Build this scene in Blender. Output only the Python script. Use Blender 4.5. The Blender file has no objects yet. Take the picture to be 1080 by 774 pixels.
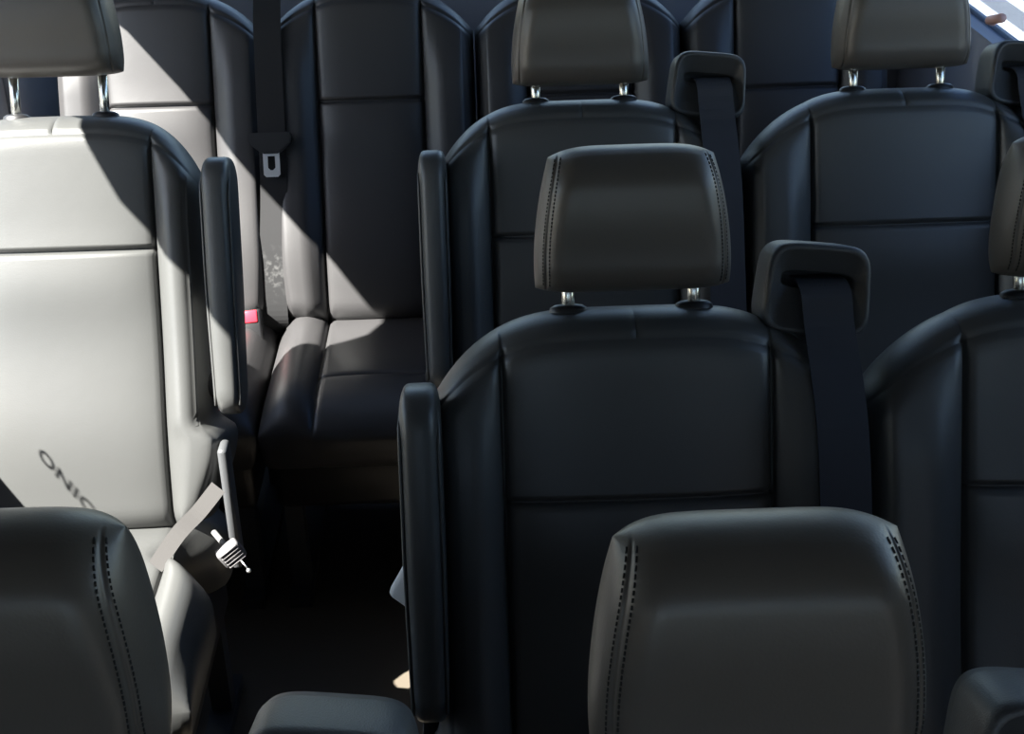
import bpy, bmesh, math, random
from mathutils import Vector, Matrix
random.seed(4)
C = bpy.context.scene.collection
R = math.radians
sc = bpy.context.scene

# ---------------------------------------------------------------- camera, sky, sun, exposure
cam = bpy.data.cameras.new('camera')
cam.sensor_width = 36; cam.lens = 1500/1080*36; cam.clip_start = .02
co = bpy.data.objects.new('camera', cam); C.objects.link(co)
co.matrix_world = Matrix.Translation((0, 0, 1.75)) @ Matrix.Rotation(R(-1.0), 4, 'Z') @ Matrix.Rotation(R(90-27.5), 4, 'X') @ Matrix.Rotation(R(-1.5), 4, 'Z')
sc.camera = co
sc.view_settings.view_transform = 'Standard'
sc.view_settings.look = 'None'
sc.view_settings.gamma = 1
sc.view_settings.use_curve_mapping = False
sc.view_settings.exposure = 0.0

SUN = Vector((1.0, 0.6, -1.3)).normalized()        # direction the sunlight travels
SUN_E = 72.0
SKY_E = 0.60
w = bpy.data.worlds.new('sky'); sc.world = w; w.use_nodes = True
nt = w.node_tree; bg = nt.nodes['Background']
sky = nt.nodes.new('ShaderNodeTexSky'); sky.sky_type = 'NISHITA'; sky.sun_disc = False
sky.sun_elevation = math.asin(-SUN.z); sky.sun_rotation = math.atan2(-SUN.x, -SUN.y)
nt.links.new(sky.outputs[0], bg.inputs[0]); bg.inputs[1].default_value = SKY_E
sl = bpy.data.lights.new('sun', 'SUN'); sl.energy = SUN_E; sl.angle = R(.5); sl.color = (1, .975, .93)
so = bpy.data.objects.new('sun', sl); C.objects.link(so)
so.rotation_euler = SUN.to_track_quat('-Z', 'Y').to_euler(); so.location = (-3, -1, 4)

# ---------------------------------------------------------------- materials
def mat(name, col, rough=.5, metal=0, noise=0, nscale=200, coat=0, spec=.5, var=0, sheen=0):
    m = bpy.data.materials.new(name); m.use_nodes = True
    t = m.node_tree; b = t.nodes['Principled BSDF']
    b.inputs['Base Color'].default_value = (*col, 1); b.inputs['Roughness'].default_value = rough
    b.inputs['Metallic'].default_value = metal; b.inputs['Specular IOR Level'].default_value = spec
    b.inputs['Coat Weight'].default_value = coat
    if sheen:
        b.inputs['Sheen Weight'].default_value = sheen; b.inputs['Sheen Roughness'].default_value = .4
    tc = t.nodes.new('ShaderNodeTexCoord')
    if noise:
        n = t.nodes.new('ShaderNodeTexVoronoi'); n.inputs['Scale'].default_value = nscale
        n2 = t.nodes.new('ShaderNodeTexNoise'); n2.inputs['Scale'].default_value = 7; n2.inputs['Detail'].default_value = 3
        t.links.new(tc.outputs['Object'], n.inputs['Vector']); t.links.new(tc.outputs['Object'], n2.inputs['Vector'])
        bp = t.nodes.new('ShaderNodeBump'); bp.inputs['Strength'].default_value = noise; bp.inputs['Distance'].default_value = .0006
        bq = t.nodes.new('ShaderNodeBump'); bq.inputs['Strength'].default_value = .22; bq.inputs['Distance'].default_value = .004
        t.links.new(n.outputs['Distance'], bp.inputs['Height']); t.links.new(n2.outputs['Fac'], bq.inputs['Height'])
        t.links.new(bq.outputs[0], bp.inputs['Normal']); t.links.new(bp.outputs[0], b.inputs['Normal'])
    if var:
        n3 = t.nodes.new('ShaderNodeTexNoise'); n3.inputs['Scale'].default_value = 9; n3.inputs['Detail'].default_value = 5
        mx = t.nodes.new('ShaderNodeMix'); mx.data_type = 'RGBA'
        mx.inputs[6].default_value = (*col, 1); mx.inputs[7].default_value = (*[c*(1-var) for c in col], 1)
        t.links.new(tc.outputs['Object'], n3.inputs['Vector']); t.links.new(n3.outputs['Fac'], mx.inputs[0]); t.links.new(mx.outputs[2], b.inputs['Base Color'])
    return m

leather = mat('black_leather', (.05, .051, .05), .42, noise=.10, nscale=420)
leather_head = mat('brown_black_leather', (.078, .070, .062), .40, noise=.10, nscale=420)
leather_bench = mat('charcoal_leather', (.034, .033, .034), .45, noise=.10, nscale=420)
thread = mat('black_thread', (.012, .012, .012), .8)
thread_grey = mat('grey_thread', (.22, .21, .2), .7)
plastic = mat('charcoal_plastic', (.05, .052, .055), .45, noise=.3, nscale=700)
plastic_black = mat('black_plastic', (.012, .012, .013), .4)
plastic_grey = mat('grey_plastic', (.13, .13, .128), .5)
plastic_pale = mat('pale_plastic', (.11, .107, .11), .5)
buckle_grey = mat('light_grey_plastic', (.50, .50, .49), .5)
chrome = mat('brushed_chrome', (.62, .62, .58), .22, 1)
steel = mat('satin_steel', (.8, .8, .8), .4, 1)
black_steel = mat('black_steel', (.03, .032, .036), .4)
red = mat('red_button', (.75, .03, .05), .3)
trim_m = mat('grey_trim', (.28, .28, .30), .6, noise=.2, nscale=500)
pale_trim = mat('pale_trim', (.72, .68, .62), .5)
liner = mat('headliner', (.16, .16, .165), .9)
floor_m = mat('beige_vinyl_floor', (.085, .070, .052), .6, var=.25)
asphalt = mat('asphalt', (.055, .055, .055), .9, var=.3)
line_paint = mat('white_line_paint', (.22, .215, .20), .8)
pink = mat('salmon_plastic', (.75, .42, .33), .45)
body_paint = mat('white_paint', (.6, .6, .6), .3)

def belt_mat(name, col, dusty=False):
    m = mat(name, col, .8, spec=.15)
    t = m.node_tree; b = t.nodes['Principled BSDF']
    tc = t.nodes.new('ShaderNodeTexCoord'); wv = t.nodes.new('ShaderNodeTexWave'); wv.inputs['Scale'].default_value = 220
    wv.bands_direction = 'DIAGONAL'
    bp = t.nodes.new('ShaderNodeBump'); bp.inputs['Strength'].default_value = .3; bp.inputs['Distance'].default_value = .0004
    t.links.new(tc.outputs['Object'], wv.inputs['Vector']); t.links.new(wv.outputs['Fac'], bp.inputs['Height']); t.links.new(bp.outputs[0], b.inputs['Normal'])
    if dusty:   # chalky scuff at the lower end of the webbing
        sp = t.nodes.new('ShaderNodeVectorMath'); sp.operation = 'DISTANCE'; sp.inputs[1].default_value = dusty
        t.links.new(tc.outputs['Object'], sp.inputs[0])
        mr = t.nodes.new('ShaderNodeMapRange'); mr.inputs[1].default_value = .02; mr.inputs[2].default_value = .065; mr.inputs[3].default_value = 1; mr.inputs[4].default_value = 0
        t.links.new(sp.outputs['Value'], mr.inputs[0])
        n = t.nodes.new('ShaderNodeTexNoise'); n.inputs['Scale'].default_value = 90; n.inputs['Detail'].default_value = 6
        t.links.new(tc.outputs['Object'], n.inputs['Vector'])
        cr = t.nodes.new('ShaderNodeMapRange'); cr.inputs[1].default_value = .5; cr.inputs[2].default_value = .8
        t.links.new(n.outputs['Fac'], cr.inputs[0])
        mu = t.nodes.new('ShaderNodeMath'); mu.operation = 'MULTIPLY'
        t.links.new(mr.outputs[0], mu.inputs[0]); t.links.new(cr.outputs[0], mu.inputs[1])
        mx = t.nodes.new('ShaderNodeMix'); mx.data_type = 'RGBA'
        mx.inputs[6].default_value = (*col, 1); mx.inputs[7].default_value = (.09, .09, .09, 1)
        t.links.new(mu.outputs[0], mx.inputs[0]); t.links.new(mx.outputs[2], b.inputs['Base Color'])
    return m
webbing = belt_mat('black_webbing', (.040, .043, .052))
webbing_grey = belt_mat('grey_webbing', (.05, .048, .047))

def glass_mat(name, tint, gloss=1.0):
    m = bpy.data.materials.new(name); m.use_nodes = True; t = m.node_tree
    for n in list(t.nodes): t.nodes.remove(n)
    o = t.nodes.new('ShaderNodeOutputMaterial'); mix = t.nodes.new('ShaderNodeMixShader')
    tr = t.nodes.new('ShaderNodeBsdfTransparent'); tr.inputs[0].default_value = (*tint, 1)
    gl = t.nodes.new('ShaderNodeBsdfGlossy'); gl.inputs['Roughness'].default_value = .02
    lw = t.nodes.new('ShaderNodeLayerWeight'); lw.inputs[0].default_value = .5
    pw = t.nodes.new('ShaderNodeMath'); pw.operation = 'POWER'; pw.inputs[1].default_value = 4
    fr = t.nodes.new('ShaderNodeMath'); fr.operation = 'MULTIPLY_ADD'; fr.inputs[1].default_value = .6; fr.inputs[2].default_value = .03
    t.links.new(lw.outputs['Facing'], pw.inputs[0]); t.links.new(pw.outputs[0], fr.inputs[0])
    t.links.new(fr.outputs[0], mix.inputs[0]); t.links.new(tr.outputs[0], mix.inputs[1]); t.links.new(gl.outputs[0], mix.inputs[2])
    t.links.new(mix.outputs[0], o.inputs[0]); return m
dimming_glass = glass_mat('dimming_glass', (.36, .35, .34))  # dark tint chosen to hold back daylight through the front side windows
front_glass = glass_mat('front_glass', (.74, .73, .70))
clear_glass = glass_mat('clear_glass', (.95, .96, .95))
tinted_glass = glass_mat('tinted_glass', (.68, .74, .82))
side_glass = glass_mat('side_glass', (.87, .87, .86))

# ---------------------------------------------------------------- helpers
def link(name, bm, m, parent=None, smooth=True, recalc=True):
    if recalc: bmesh.ops.recalc_face_normals(bm, faces=bm.faces)
    me = bpy.data.meshes.new(name); bm.to_mesh(me); bm.free()
    if smooth:
        for p in me.polygons: p.use_smooth = True
    o = bpy.data.objects.new(name, me); C.objects.link(o)
    if m: me.materials.append(m)
    if parent: o.parent = parent
    return o
def struct(name, bm, m, **k):
    o = link(name, bm, m, smooth=False, **k); o['kind'] = 'structure'; return o
def box(bm, a, b):
    vs = [bm.verts.new((x, y, z)) for x in (a[0], b[0]) for y in (a[1], b[1]) for z in (a[2], b[2])]
    for f in ((0,1,3,2),(4,6,7,5),(0,4,5,1),(2,3,7,6),(0,2,6,4),(1,5,7,3)): bm.faces.new([vs[i] for i in f])
    return vs
def rbox(a, b, r=.005, seg=3, xf=None):
    bm = bmesh.new(); box(bm, a, b)
    bmesh.ops.bevel(bm, geom=bm.edges[:], offset=r, segments=seg, affect='EDGES', profile=.5)
    if xf: bmesh.ops.transform(bm, matrix=xf, verts=bm.verts)
    return bm
def tube(bm, pts, r, seg=10, cap=True):
    rings = []
    pts = [Vector(p) for p in pts]; up = None
    for i, p in enumerate(pts):
        d = (pts[min(i+1, len(pts)-1)] - pts[max(i-1, 0)]).normalized()
        if up is None: up = d.orthogonal().normalized()
        u = (up - d*up.dot(d)).normalized(); up = u; v = d.cross(u)
        rr = r[i] if isinstance(r, (list, tuple)) else r
        rings.append([bm.verts.new(p + (u*math.cos(2*math.pi*k/seg) + v*math.sin(2*math.pi*k/seg))*rr) for k in range(seg)])
    for a, b in zip(rings, rings[1:]):
        for k in range(seg): bm.faces.new((a[k], a[(k+1) % seg], b[(k+1) % seg], b[k]))
    if cap: bm.faces.new(rings[0][::-1]); bm.faces.new(rings[-1])
def ribbon(bm, pts, wv, th=.0022, widths=None):
    """webbing swept along pts; wv = width vector(s)"""
    rings = []; pts = [Vector(p) for p in pts]
    for i, p in enumerate(pts):
        d = (pts[min(i+1, len(pts)-1)] - pts[max(i-1, 0)]).normalized()
        W = Vector(wv[i] if isinstance(wv[0], (list, tuple, Vector)) else wv)
        n = d.cross(W).normalized()*th/2
        rings.append([bm.verts.new(p + s*W/2 + q*n) for s, q in ((-1,-1),(1,-1),(1,1),(-1,1))])
    for a, b in zip(rings, rings[1:]):
        for k in range(4): bm.faces.new((a[k], a[(k+1) % 4], b[(k+1) % 4], b[k]))
    bm.faces.new(rings[0][::-1]); bm.faces.new(rings[-1])
def smoothstep(a, b, x):
    t = max(0, min(1, (x-a)/(b-a))); return t*t*(3-2*t)
def ed(e, r, p=2.0):
    q = 1 - min(max(e, 0)/r, 1); return max(0, 1 - q**p)**.5
def catmull(P, n):
    P = [Vector(p) for p in P]; out = []
    for i in range(len(P)-1):
        a, b, c, d = P[max(i-1,0)], P[i], P[i+1], P[min(i+2, len(P)-1)]
        for k in range(n):
            t = k/n; out.append(.5*((2*b) + (c-a)*t + (2*a-5*b+4*c-d)*t*t + (3*b-a-3*c+d)*t**3))
    out.append(P[-1]); return out

REC = R(20); SR, CR = math.sin(REC), math.cos(REC); ZB = .42
def BK(x, n, t):            # backrest coordinates: across, out of the face, up the back
    return Vector((x, t*SR - n*CR, ZB + t*CR + n*SR))

def samples(lo, hi, n, extra=()):
    v = [lo + (hi-lo)*i/n for i in range(n+1)] + list(extra)
    v.sort(); out = [v[0]]
    for x in v[1:]:
        if x - out[-1] > 1e-4: out.append(x)
    return out

def pad(xs_, ts_, fx, ft, front, rear, mapf):
    """closed cushion: outline fx/ft map the unit square, front/rear give its two faces"""
    bm = bmesh.new(); F = []; B = []
    ns, nn = len(xs_), len(ts_)
    for i, s in enumerate(xs_):
        cf, cb = [], []
        for j, t in enumerate(ts_):
            T = ft(s, t); X = fx(s, T)
            edge = i in (0, ns-1) or j in (0, nn-1)
            v = bm.verts.new(mapf(X, front(s, t, X, T), T)); cf.append(v)
            cb.append(v if edge else bm.verts.new(mapf(X, rear(s, t, X, T), T)))
        F.append(cf); B.append(cb)
    for i in range(ns-1):
        for j in range(nn-1):
            bm.faces.new((F[i][j], F[i+1][j], F[i+1][j+1], F[i][j+1]))
            q = [B[i][j], B[i][j+1], B[i+1][j+1], B[i+1][j]]
            if len(set(q)) == 4 and set(q) != {F[i][j], F[i+1][j], F[i+1][j+1], F[i][j+1]}:
                bm.faces.new(q)
    return bm

# ---------------------------------------------------------------- seat parts
def backrest_bm(hl, hr, seam, T=.69, corner=.11, sl_x=None, notch_l=None, notch_r=None, thick=.068, low=.0, taper=.05):
    """hl / hr: half widths left and right; notch_* = narrower half width above the armrest hinge"""
    SS, TS, tS = .66, .69, .472
    def H(side, t):
        h, nn = (hl, notch_l) if side < 0 else (hr, notch_r)
        h = h - taper*(1 - smoothstep(-.02, .17, t))
        if nn is None: return h
        return nn + (h-nn)*(1-smoothstep(.165, .195, t))
    def fx(s, t):
        a = abs(s); side = -1 if s < 0 else 1
        if a <= SS: return side*a/SS*seam
        return side*(seam + (a-SS)/(1-SS)*(H(side, t)-seam))
    def ft(s, q):
        top = T - corner*abs(s)**4.2; bot = low + .02*abs(s)**6
        if q <= TS: return bot + q/TS*(tS-bot)
        return tS + (q-TS)/(1-TS)*(top-tS)
    def front(s, q, X, t):
        side = -1 if s < 0 else 1; a = abs(s); h = H(side, t)
        top = T - corner*a**4.2
        e = ed(h-abs(X), .036, 2.4)*ed(top-t, .05, 2.1)*ed(t-low-.02*a**6+.0, .05, 2)
        f = thick
        if a > SS:
            u = (a-SS)/(1-SS); f += .025*smoothstep(0, .40, u)*(1-.25*u)*smoothstep(.67, .50, t)
        else:
            f -= .006*(a/SS)**6
            f += .007*(1-(abs(X)/seam)**2)
            # pillow above and below the cross seam
            f += .006*math.exp(-((t-.42)/.06)**2)*(1-(a/SS)**4)
        f += .012*math.exp(-((t-.16)/.12)**2)
        g = .012*math.exp(-((abs(X)-seam)/.0035)**2)*smoothstep(T-.03, T-.06, t)
        if a < SS: g += .010*math.exp(-((t-tS)/.0035)**2)*1.0
        if a > SS: g += .004*math.exp(-((h-abs(X)-.020)/.0022)**2)*smoothstep(.62, .56, t)
        g += .004*math.exp(-((q-.955)/.006)**2)
        g += .003*math.exp(-(X/.0016)**2)*(1 if q > .955 else 0)
        return f*e - g*min(1, e*1.2)
    def rear(s, q, X, t):
        side = -1 if s < 0 else 1; h = H(side, t); top = T - corner*abs(s)**4.2
        return -.045*ed(h-abs(X), .03)*ed(top-t, .04)*ed(t-low, .03)
    xs = samples(-1, 1, 54, [sg*(SS+d) for sg in (-1, 1) for d in (-.018,-.008,0,.006,.014)] + [sg*(1-d) for sg in (-1,1) for d in (.003,.01,.02,.03,.045,.06,.075,.083,.09)] + [-.008, -.004, .004, .008])
    ts = samples(0, 1, 64, [TS+d for d in (-.012,-.006,-.003,0,.003,.006,.012)] + [1-d for d in (.001,.003,.007,.012,.018,.026,.034,.04,.045,.05,.058)] + [.002,.006,.012,.02,.03])
    return pad(xs, ts, fx, ft, front, rear, BK)

def cushion_bm(hl, hr, seam, L=.50, th=.10, zt=.455, pinch=.045):
    SS = .66
    def fx(s, t):
        a = abs(s); side = -1 if s < 0 else 1; h = (hl if s < 0 else hr)
        h = h - pinch*math.exp(-((t-.14)/.055)**2)
        return side*a/SS*seam if a <= SS else side*(seam + (a-SS)/(1-SS)*(h-seam))
    def ft(s, q): return q*(L - .03*abs(s)**4)
    def front(s, q, X, t):
        a = abs(s); h = (hl if s < 0 else hr)-pinch*math.exp(-((t-.14)/.055)**2); e = ed(h-abs(X), .045, 2.2)*ed(L-.03*a**4-t, .11, 2.2)*ed(t, .02)
        f = .052
        if a > SS: f += .020*math.sin(math.pi*min((a-SS)/(1-SS)*1.2, 1))
        f -= .008*math.exp(-((t-.02)/.05)**2)
        f += .004*math.sin(t*24)*(1-(min(a/SS,1))**2)
        g = .010*math.exp(-((abs(X)-seam)/.0035)**2) + (.004*math.exp(-((t-.33)/.003)**2) if a < SS else 0)
        return f*e - g*e
    def rear(s, q, X, t):
        h = hl if s < 0 else hr
        return -.07*ed(h-abs(X), .02)*ed(L-t, .03)*ed(t, .02)
    def mp(x, n, t): return Vector((x, .03 - t, zt - .055 + n))
    xs = samples(-1, 1, 40, [sg*(SS+d) for sg in (-1, 1) for d in (-.018,-.008,0,.006,.014)] + [sg*(1-d) for sg in (-1,1) for d in (.003,.012,.03)])
    ts = samples(0, 1, 40, [.66-.01,.66-.004,.66,.66+.004,.66+.01, .998, .99])
    return pad(xs, ts, fx, ft, front, rear, mp)

HR_H = .162
def headrest_frame(t0):
    # the pad leans forward a little
    lean = R(7)
    def mp(x, n, t):
        return BK(x, .028 + n*math.cos(lean) + t*math.sin(lean)*.6, t0 + t*math.cos(lean) - n*math.sin(lean)*.6)
    return mp
def hr_half(t, Hh=HR_H):
    u = t/Hh
    return .112 - .024*u**2.0 - .004*(1-u)**4
HSS = .89
def hr_front(s, q, X, t):
    a = abs(s); h = hr_half(t)
    top = HR_H - .012*a**5; bot = .006*a**6
    e = ed(h-abs(X), .034, 2.1)*ed(top-t, .045, 2.2)*ed(t-bot, .035, 2.2)
    f = .060 - .010*math.exp(-((t-.03)/.05)**2) + .004*math.sin(math.pi*t/HR_H)
    g = .0035*math.exp(-((a-HSS)/.012)**2)
    return f*e - g*min(1, e*2)
def hr_t(s, q):
    top = HR_H - .012*abs(s)**5; bot = .006*abs(s)**6
    return bot + q*(top-bot)
def headrest_bm(t0):
    def rear(s, q, X, t):
        h = hr_half(t); return -.052*ed(h-abs(X), .035)*ed(HR_H-.012*abs(s)**5-t, .04)*ed(t, .03)
    xs = samples(-1, 1, 48, [sg*(HSS+d) for sg in (-1, 1) for d in (-.02,-.01,0,.01,.02)] + [sg*(1-d) for sg in (-1,1) for d in (.003,.01,.02,.03)])
    ts = samples(0, 1, 36, [1-d for d in (.002,.008,.016,.05)] + [.002,.008,.016,.05])
    return pad(xs, ts, lambda s, t: s*hr_half(t), hr_t, hr_front, rear, headrest_frame(t0))
def stitching_bm(t0, sg):
    bm = bmesh.new(); mp = headrest_frame(t0)
    if 1:
        for ss in (HSS-.03, HSS+.03):
            N = 34
            for k in range(N):
                q0, q1 = .06+.915*k/N, .06+.915*(k+.62)/N
                P = []
                for q in (q0, (q0+q1)/2, q1):
                    s = sg*ss; t = hr_t(s, q); X = s*hr_half(t)
                    P.append(mp(X, hr_front(s, q, X, t)+.0002, t))
                tube(bm, P, .0008, 5)
    return bm

def arm_bm(x0, x1, t0=.210, t1=.612, n0=.025, n1=.148):
    """folded-up armrest: upholstered slab standing along the edge of the backrest"""
    bm = bmesh.new(); rings = []
    xc, hx = (x0+x1)/2, (x1-x0)/2
    K = 28
    prof = []
    for i in range(33):
        q = i/32; t = t0 + (t1-t0)*(.5-.5*math.cos(math.pi*q))
        prof.append(t)
    for t in prof:
        e1 = min(1, (t1-t)/.05); e0 = min(1, (t-t0)/.045)
        f1 = (1-(1-e1)**2.4)**(1/2.4) if e1 > 0 else 0; f0 = (1-(1-e0)**2.4)**(1/2.4) if e0 > 0 else 0
        f = max(.02, f1*f0)
        nf = n0 + (n1-n0)*(.52+.48*f) - .010*smoothstep(.45, .2, t); nb = n0 + (n1-n0)*(.46-.44*f)
        nc, hn = (nf+nb)/2, (nf-nb)/2; hh = hx*(.35+.65*f**.6)*(1-.12*smoothstep(.45, .2, t))
        ring = []
        for k in range(K):
            a = 2*math.pi*k/K; c, s = math.cos(a), math.sin(a)
            p = 2/3.6
            ring.append(bm.verts.new(BK(xc + hh*math.copysign(abs(c)**p, c), nc + hn*math.copysign(abs(s)**p, s), t)))
        rings.append(ring)
    for a, b in zip(rings, rings[1:]):
        for k in range(K): bm.faces.new((a[k], a[(k+1) % K], b[(k+1) % K], b[k]))
    bm.faces.new(rings[0][::-1]); bm.faces.new(rings[-1])
    return bm
def arm_piping_bm(x0, x1, t0=.215, t1=.612, n1=.148):
    bm = bmesh.new()
    for x in (x0+.002, x1-.002):
        P = []
        for i in range(25):
            q = i/24; t = t0+.02 + (t1-t0-.03)*q
            n = n1-.012 - .010*smoothstep(.45, .2, t) - .03*smoothstep(t1-.05, t1-.01, t)
            xx = x + (.004 if x < (x0+x1)/2 else -.004)*(smoothstep(t1-.04, t1, t) + .6*smoothstep(.45, .2, t))
            P.append(BK(xx, n, t))
        tube(bm, P, .0022, 6)
    return bm

def guide_bm(cx, tc=.695, n0=.0, tilt=-6, w_=.060, h_=.052):
    """plastic shoulder-belt guide: rounded hood with a slot"""
    bm = bmesh.new(); N = 48; ct, st = math.cos(R(tilt)), math.sin(R(tilt))
    def P(a, b, n): return BK(cx + a*ct - b*st, n, tc + a*st + b*ct)
    def ring(hw, hh, off, n, p, flare=0):
        L = []
        for k in range(N):
            a = 2*math.pi*k/N; c, s = math.cos(a), math.sin(a)
            x = hw*math.copysign(abs(c)**(2/p), c); y = hh*math.copysign(abs(s)**(2/p), s) + off
            x *= 1 - flare*(y-off)/hh if flare else 1
            L.append(bm.verts.new(P(x, y, n)))
        return L
    loops = [ring(w_*.96, h_*.96, 0, n0-.045, 5, .05), ring(w_, h_, 0, n0-.03, 5, .05), ring(w_, h_, 0, n0+.022, 5, .05), ring(w_*.97, h_*.965, 0, n0+.032, 5, .05), ring(w_*.90, h_*.88, 0, n0+.036, 5, .05),
             ring(w_*.87, h_*.84, 0, n0+.031, 5, .05),
             ring(w_*.70, h_*.20, .010, n0+.024, 4), ring(w_*.68, h_*.17, .010, n0+.004, 4), ring(w_*.6, h_*.1, .010, n0-.012, 4)]
    for a, b in zip(loops, loops[1:]):
        for k in range(N): bm.faces.new((a[k], a[(k+1) % N], b[(k+1) % N], b[k]))
    bm.faces.new(loops[0][::-1]); bm.faces.new(loops[-1])
    return bm

def make_seat(x, y, label, group, arm=None, guide=None, raise_=.0, hl=.25, hr=.25, lth=leather, buckle=None,
              headrest=True, legs=True, seam=.150, hx=0, lap=False, stitch=False, belt_bottom=.05, corner=.11, T=.69, name='passenger_seat', guide_t=.695, dx_arm=0):
    r = bpy.data.objects.new(name, None); C.objects.link(r); r.location = (x, y, 0); r.empty_display_size = .1
    r['label'] = label; r['category'] = 'seat'; r['group'] = group
    nl = .236 if arm == 'L' else None; nr = .222 if arm == 'R' else None
    link('backrest', backrest_bm(hl, hr, seam, notch_l=nl, notch_r=nr, corner=corner, T=T, taper=.05 if headrest else .012), lth, r)
    link('cushion', cushion_bm(min(hl, .245), min(hr, .236 if lap else .245), seam, pinch=.085 if lap else .05 if headrest else 0), lth, r)
    # shell / base under the cushion
    link('seat_base', rbox((-.20, -.42, .22), (.20, .06, .335), .02), plastic_black, r)
    if legs:
        for sx in (-.17, .17):
            bm = bmesh.new()
            for yy in (-.38, .02):
                box(bm, (sx-.018, yy-.02, .02), (sx+.018, yy+.02, .23))
            box(bm, (sx-.022, -.44, 0), (sx+.022, .10, .024))
            link('leg', bm, black_steel, r, smooth=False)
    if headrest:
        t0 = .702 + raise_
        h = link('headrest', headrest_bm(t0), leather_head, r); h.location.x = hx
        if stitch:
            for sg in (-1, 1): link('stitching', stitching_bm(t0, sg), thread, h)
        for sx in (-.071, .071):
            bm = bmesh.new(); tube(bm, [BK(sx+hx, .010, .66), BK(sx+hx, .014, t0+.03)], .0075, 14)
            o = link('post', bm, chrome, h); o.location.x = -hx; 
            bm = bmesh.new()
            prof = [(.0205, .672), (.0215, .687), (.020, .693), (.015, .696), (.0085, .697)]
            rings = [[bm.verts.new(BK(sx+hx + rr*math.cos(2*math.pi*k/24)*1.05, .010 + rr*.72*math.sin(2*math.pi*k/24), tt)) for k in range(24)] for rr, tt in [(a_, b_+T-.69-.002) for a_, b_ in prof]]
            for a, b in zip(rings, rings[1:]):
                for k in range(24): bm.faces.new((a[k], a[(k+1) % 24], b[(k+1) % 24], b[k]))
            bm.faces.new(rings[-1]); bm.faces.new(rings[0][::-1])
            link('collar', bm, plastic_black, r)
    if arm:
        x0, x1 = (-.262, -.217) if arm == 'L' else (.238, .285)
        x0 += dx_arm; x1 += dx_arm
        a = link('armrest', arm_bm(x0, x1, t0=.235 if arm == 'L' else .205), lth, r)
        link('piping', arm_piping_bm(x0, x1, t0=.235 if arm == 'L' else .205), leather, a)
        bm = bmesh.new(); s = -1 if arm == 'L' else 1
        tube(bm, [BK(s*.18, .0, .245), BK(s*.255 + dx_arm, .05, .245)], .022, 18)
        link('hinge', bm, plastic_black, r)
    if guide is not None:
        gx = guide
        link('belt_guide', guide_bm(gx, guide_t), plastic, r)
        bm = rbox((-.05, -.03, -.09), (.01, .03, .02), .015, 3)
        bmesh.ops.transform(bm, matrix=Matrix.Translation(BK(gx, -.01, guide_t-.05)) @ Matrix.Rotation(-REC, 4, 'X'), verts=bm.verts)
        link('guide_bracket', bm, plastic_black, r)
        bm = bmesh.new()
        P = [BK(gx+.004, -.03, guide_t+.014), BK(gx+.005, .02, guide_t+.010), BK(gx+.006, .043, guide_t-.004), BK(gx+.008, .050, guide_t-.04), BK(gx+.010, .100, .55), BK(gx+.012, .112, .40), BK(gx+.014, .115, .25), BK(gx+.018, .11, .14), BK(gx+.03, .05, belt_bottom)]
        ribbon(bm, catmull(P, 5), (.056, 0, 0))
        link('seat_belt', bm, webbing, r, smooth=False)
    if buckle == 'L':
        bm = rbox((-.021, -.013, -.034), (.021, .013, .034), .009, 3)
        bmesh.ops.transform(bm, matrix=Matrix.Translation((-.250, .055, .82)) @ Matrix.Rotation(R(28), 4, 'Y') @ Matrix.Rotation(R(-25), 4, 'Z'), verts=bm.verts)
        b = link('buckle', bm, buckle_grey, r); b['label'] = 'light grey plastic buckle'
        bm = bmesh.new(); ribbon(bm, catmull([(-.250, .065, .80), (-.24, .08, .6), (-.25, .07, .42), (-.22, .02, .3)], 4), (.03, .02, 0))
        link('strap', bm, webbing, b)
    if lap:
        # pale sun-lit lap webbing, anchor post and crumpled buckle on the aisle side
        bm = bmesh.new()
        ribbon(bm, catmull([(.14, -.16, .455), (.175, -.13, .495), (.205, -.10, .515), (.236, -.075, .545)], 5), [(.020, -.0075, -.0150)]*16)
        s1 = link('lap_belt', bm, webbing_grey, r, smooth=False); s1['label'] = 'pale grey lap webbing'
        bm = rbox((.236, -.055, .37), (.252, -.015, .60), .006, 2)
        link('anchor_post', bm, plastic, r)
        b = bpy.data.meshes
        bm = rbox((-.022, -.014, -.026), (.022, .014, .026), .007, 3)
        for k in range(5):
            box(bm, (-.02 + k*.009, -.017, -.02), (-.017 + k*.009, -.013, .02))
        bmesh.ops.transform(bm, matrix=Matrix.Translation((.247, -.10, .435)) @ Matrix.Rotation(R(25), 4, 'Z') @ Matrix.Rotation(R(62), 4, 'Y') @ Matrix.Scale(.78, 4), verts=bm.verts)
        bk = link('buckle', bm, plastic_pale, r); bk['label'] = 'pale ribbed plastic buckle'
        bm = bmesh.new(); tube(bm, [(.215, -.06, .45), (.23, -.08, .445), (.245, -.095, .437)], .005, 8)
        link('stalk', bm, plastic_grey, bk)
        bm = bmesh.new(); bmesh.ops.create_icosphere(bm, subdivisions=2, radius=.004, matrix=Matrix.Translation((.275, -.115, .41)))
        tube(bm, [(.262, -.105, .425), (.275, -.115, .412)], .0015, 6)
        link('rivet', bm, steel, bk)
    return r

# ---------------------------------------------------------------- van shell
XL, XR, YF, YR, ZT = -1.0, 1.03, -0.95, 3.42, 2.05
bm = bmesh.new(); box(bm, (XL-.08, YF-.3, -.06), (XR+.08, YR+.08, 0)); struct('floor', bm, floor_m)
bm = bmesh.new(); box(bm, (XL-.08, YF-.1, ZT), (XR+.08, YR+.08, ZT+.05)); struct('ceiling', bm, liner)

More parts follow.
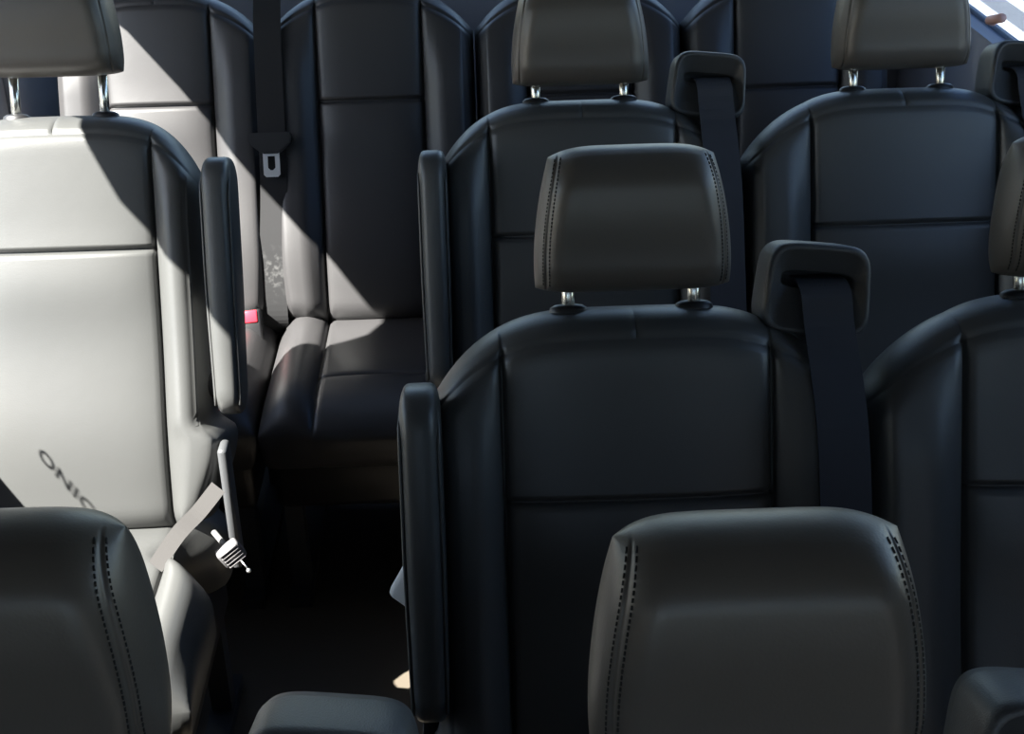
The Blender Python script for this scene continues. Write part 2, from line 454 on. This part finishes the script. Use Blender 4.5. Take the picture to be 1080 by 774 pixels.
def wall_x(name, x0, x1, holes, m, y0=YF-.3, y1=YR+.08, z1=ZT):
    """side wall with polygonal openings, thickness x0..x1; holes are lists of (y,z)"""
    bm = bmesh.new()
    # split in vertical bands between the holes' y extents and fill below / above each
    cuts = sorted(set([y0, y1] + [p[0] for h in holes for p in h]))
    def quad(pts):
        a = [bm.verts.new((x0, *p)) for p in pts]; b = [bm.verts.new((x1, *p)) for p in pts]
        bm.faces.new(a); bm.faces.new(b[::-1])
        n = len(pts)
        for i in range(n): bm.faces.new((a[i], b[i], b[(i+1) % n], a[(i+1) % n]))
    for a, b in zip(cuts, cuts[1:]):
        m_ = (a+b)/2; spans = []
        for h in holes:
            ys = [p[0] for p in h]
            if min(ys) < m_ < max(ys):
                def zz(y, lower):
                    v = []
                    for i in range(len(h)):
                        p, q = h[i], h[(i+1) % len(h)]
                        if (p[0]-q[0]) and min(p[0], q[0]) - 1e-9 <= m_ <= max(p[0], q[0]):
                            v.append(p[1] + (q[1]-p[1])*(y-p[0])/(q[0]-p[0]))
                    return min(v) if lower else max(v)
                spans.append((zz(a, 1), zz(b, 1), zz(a, 0), zz(b, 0)))
        if not spans: quad([(a, 0), (b, 0), (b, z1), (a, z1)])
        for s in spans:
            quad([(a, 0), (b, 0), (b, s[1]), (a, s[0])]); quad([(a, s[2]), (b, s[3]), (b, z1), (a, z1)])
    bmesh.ops.remove_doubles(bm, verts=bm.verts, dist=1e-5)
    return struct(name, bm, m)
def pane(name, x, hole, glassm, gasket=True):
    bm = bmesh.new()
    a = [bm.verts.new((x, *p)) for p in hole]; b = [bm.verts.new((x+.004, *p)) for p in hole]
    bm.faces.new(a); bm.faces.new(b[::-1])
    for i in range(len(a)): bm.faces.new((a[i], b[i], b[(i+1) % len(a)], a[(i+1) % len(a)]))
    o = struct(name, bm, glassm)
    bm = bmesh.new(); P = [(x+.012, *p) for p in hole]; tube(bm, P + [P[0]], .007, 6)
    g = link('window_seal', bm, plastic_black, o)
    return o
def rounded(y0, y1, z0, z1, r=.07, n=6):
    P = []
    for cy, cz, a0 in ((y1-r, z1-r, 0), (y0+r, z1-r, 90), (y0+r, z0+r, 180), (y1-r, z0+r, 270)):
        for k in range(n+1):
            a = R(a0 + 90*k/n); P.append((cy + r*math.cos(a), cz + r*math.sin(a)))
    return P
XW = XL - .02
# unseen windows on the left, outlined to cast the sun edges on the seats
WL1 = [(1.00, .93), (1.00, 1.25), (1.30, 1.45), (1.45, 1.55), (1.56, 1.64), (1.68, 1.63), (1.76, 1.60), (1.84, 1.59), (1.90, 1.62), (1.95, 1.625), (1.99, 1.59), (2.05, 1.51), (2.10, 1.43), (2.12, 1.36), (2.12, .90), (2.06, .825), (1.95, .82), (1.3, .82), (1.08, .86)]
WL2 = [(2.18, .90), (2.18, 1.50), (2.21, 1.54), (2.30, 1.54), (2.45, 1.51), (2.62, 1.495), (2.72, 1.475), (2.80, 1.43), (2.86, 1.35), (2.88, 1.25), (2.88, .90), (2.83, .84), (2.23, .84)]
WL0 = rounded(-.6, .45, 1.1, 1.7)
wall_x('wall_left', XL-.06, XL, [WL0, WL1, WL2], trim_m)
w1 = pane('window_1', XL-.034, WL1, side_glass)
pane('window_2', XL-.034, WL2, side_glass)
pane('window_3', XL-.034, WL0, dimming_glass)  # unseen front side window, sized and tinted to set light on the near seats
WR1, WR2, WR3 = rounded(-.6, .5, 1.1, 1.75), rounded(.95, 2.15, 1.06, 1.8), rounded(2.3, 3.25, .985, 1.8, .03)
wall_x('wall_right', XR, XR+.06, [WR1, WR2, WR3], trim_m)
pane('window_4', XR+.03, WR1, dimming_glass); pane('window_5', XR+.03, WR2, clear_glass); pane('window_6', XR+.03, WR3, tinted_glass)  # first pane is out of view, added and tinted to balance the front light
def wall_y(name, y0, y1, xz, m):
    bm = bmesh.new()
    for (a, b, c, d) in xz: box(bm, (a, y0, c), (b, y1, d))
    return struct(name, bm, m)
wall_y('wall_rear', YR, YR+.06, [(XL, XR, 0, 1.12), (XL, XR, 1.97, ZT), (XL, XL+.14, 1.12, 1.97), (-.06, .09, 1.12, 1.97), (XR-.14, XR, 1.12, 1.97)], trim_m)
def pane_y(name, y, x0, x1, z0, z1, gm):
    bm = bmesh.new(); box(bm, (x0, y, z0), (x1, y+.004, z1)); return struct(name, bm, gm)
pane_y('window_7', YR+.03, XL+.14, -.06, 1.12, 1.97, clear_glass); pane_y('window_8', YR+.03, .09, XR-.14, 1.12, 1.97, clear_glass)
wall_y('wall_front', YF-.06, YF, [(XL, XR, 0, 1.3), (XL, XR, 1.93, ZT), (XL, XL+.08, 1.3, 1.93), (XR-.08, XR, 1.3, 1.93)], trim_m)
pane_y('window_9', YF-.03, XL+.08, XR-.08, 1.3, 1.93, front_glass)  # unseen windscreen, placed and tinted to light the nearest headrests
bm = bmesh.new(); box(bm, (-25, -25, -.62), (25, 25, -.6)); struct('pavement', bm, asphalt)
# white parking lines on the pavement outside the right window, then left wall trim
for k, (xa, xb) in enumerate(((3.12, 3.44), (3.62, 3.72))):
    bm = bmesh.new(); box(bm, (xa, 2, -.6), (xb, 20, -.597)); o = struct('trim_%d' % (k+3), bm, line_paint)
bm = rbox((XL-.005, 2.95, .62), (XL+.02, 3.38, .95), .01, 3); o = link('trim_2', bm, trim_m); o['kind'] = 'structure'
bm = bmesh.new(); tube(bm, [(XR-.006, 2.80, 1.03), (XR-.02, 2.78, 1.038), (XR-.026, 2.70, 1.062)], .009, 12)
o = link('coat_hook', bm, pink); o['label'] = 'small salmon coloured hook at the edge of the right window, upper right corner'; o['category'] = 'hook'

# dark lettering on the outside of the left window; it throws its shadow on the sun-lit seat
cu = bpy.data.curves.new('lettering', 'FONT'); cu.body = 'ONIC'; cu.size = .030; cu.extrude = .0004; cu.space_character = 1.05; cu.offset = .0006
tmp = bpy.data.objects.new('tmp', cu); C.objects.link(tmp)
dg = bpy.context.evaluated_depsgraph_get(); me = bpy.data.meshes.new_from_object(tmp.evaluated_get(dg))
bpy.data.objects.remove(tmp)
lt = bpy.data.objects.new('lettering', me); C.objects.link(lt); me.materials.clear(); me.materials.append(plastic_black); lt.parent = w1
LY, LZ = 1.797, .988
# text runs towards -y (read from outside), up is +z, faces -x
lt.matrix_world = Matrix(((0, 0, -1, XL-.036), (-1, 0, 0, LY), (0, 1, 0, LZ), (0, 0, 0, 1)))

# ---------------------------------------------------------------- seats
G1, G2, G3, G4 = 'front row seats', 'second row seats', 'third row seats', 'rear bench seats'
make_seat(-.326, .50, 'black leather seat at the lower left, its large headrest cut by the frame', G1, raise_=.018, guide=.207, stitch=True, guide_t=.673, hl=.24, hr=.24)
make_seat(.166, .50, 'nearest black leather seat at the bottom right, its whole front headrest in view', G1, guide=.207, stitch=True, guide_t=.672, hl=.24, hr=.245)
make_seat(.162, 1.232, 'black leather seat in the middle with folded armrest, behind the bottom right headrest', G2, T=.682, arm='L', guide=.208, buckle='L', stitch=True, hl=.25, hr=.252)
make_seat(.675, 1.232, 'black leather seat cut by the right edge of the frame, second row', G2, T=.682, guide=.2, stitch=True, hl=.26, hr=.25)
make_seat(-.675, 2.01, 'sun-lit leather seat on the left, bright across its backrest, armrest folded up', G3, T=.687, arm='R', raise_=.045, lap=True, hl=.25, hr=.252)
make_seat(.160, 2.01, 'shaded leather seat with folded armrest in the third row, right of the aisle', G3, T=.687, arm='L', raise_=.006, guide=.207, guide_t=.703, hl=.25, hr=.252)
make_seat(.674, 2.01, 'shaded leather seat at the upper right with raised headrest and visible chrome posts', G3, guide=.207, guide_t=.705, raise_=.016, hl=.256, hr=.25)
bl = ['leftmost seat of the rear bench, half sun-lit behind the left headrest',
      'second rear bench seat from the left, its cushion seen along the aisle',
      'third rear bench seat from the left, behind the upper middle headrest',
      'rightmost rear bench seat, dark between the two upper headrests']
BX = [-.664, -.228, .208, .641]
for i, bx in enumerate(BX):
    r = make_seat(bx, 2.78, bl[i], G4, headrest=False, hl=.2165, hr=.2165, seam=.110, lth=leather_bench, legs=True, corner=.10, T=.712, name='bench_seat')
    if i == 1:
        # shoulder belt hanging down the joint between the first two seats
        bm = bmesh.new()
        ribbon(bm, catmull([BK(-.205, .04, .72), BK(-.204, .085, .62), BK(-.204, .098, .45), BK(-.206, .092, .30), BK(-.216, .088, .15), BK(-.222, .07, .03), BK(-.224, .03, -.01)], 8), (.056, 0, 0))
        wb = belt_mat('dusty_webbing', (.022, .022, .023), dusty=tuple(BK(-.222, .08, .12)))
        b = link('seat_belt', bm, wb, r, smooth=False)
        T = Matrix.Translation(BK(-.206, .106, .385)) @ Matrix.Rotation(-REC, 4, 'X') @ Matrix.Scale(1.25, 4)
        bm = bmesh.new()       # tongue grip
        pts = [(-.036, .012), (-.034, .020), (.034, .020), (.036, .012), (.034, .002), (.014, -.014), (-.014, -.014), (-.034, .002)]
        a = [bm.verts.new((p[0], -.008, p[1])) for p in pts]; c = [bm.verts.new((p[0], .006, p[1])) for p in pts]
        bm.faces.new(a); bm.faces.new(c[::-1])
        for k in range(8): bm.faces.new((a[k], c[k], c[(k+1) % 8], a[(k+1) % 8]))
        bmesh.ops.bevel(bm, geom=bm.edges[:], offset=.0025, segments=2, affect='EDGES')
        bmesh.ops.transform(bm, matrix=T, verts=bm.verts); link('tongue_grip', bm, plastic_black, b, smooth=False)
        bm = bmesh.new()       # metal tongue: plate with a window
        def rr(hw, z0, z1, y): return [bm.verts.new((x_, y, z_)) for x_, z_ in ((-hw, z1), (hw, z1), (hw, z0+.004), (hw-.004, z0), (-hw+.004, z0), (-hw, z0+.004))]
        o0, i0, o1, i1 = rr(.0135, -.052, -.012, -.0015), rr(.006, -.041, -.018, -.0015), rr(.0135, -.052, -.012, .0015), rr(.006, -.041, -.018, .0015)
        for k in range(6):
            j = (k+1) % 6
            bm.faces.new((o0[k], o0[j], i0[j], i0[k])); bm.faces.new((o1[k], i1[k], i1[j], o1[j]))
            bm.faces.new((o0[k], o1[k], o1[j], o0[j])); bm.faces.new((i0[k], i0[j], i1[j], i1[k]))
        bmesh.ops.transform(bm, matrix=T, verts=bm.verts); link('tongue_plate', bm, steel, b, smooth=False)
    if i == 0:
        T = Matrix.Translation((.168, -.085, .478)) @ Matrix.Rotation(R(-25), 4, 'X') @ Matrix.Rotation(R(-4), 4, 'Y')
        bm = rbox((-.024, -.018, -.05), (.024, .018, .022), .005, 2, T); b = link('buckle', bm, plastic_black, r)
        bm = rbox((-.018, -.021, -.006), (.018, -.012, .020), .003, 2, T); o = link('release_button', bm, red, b); o['label'] = 'red release button'
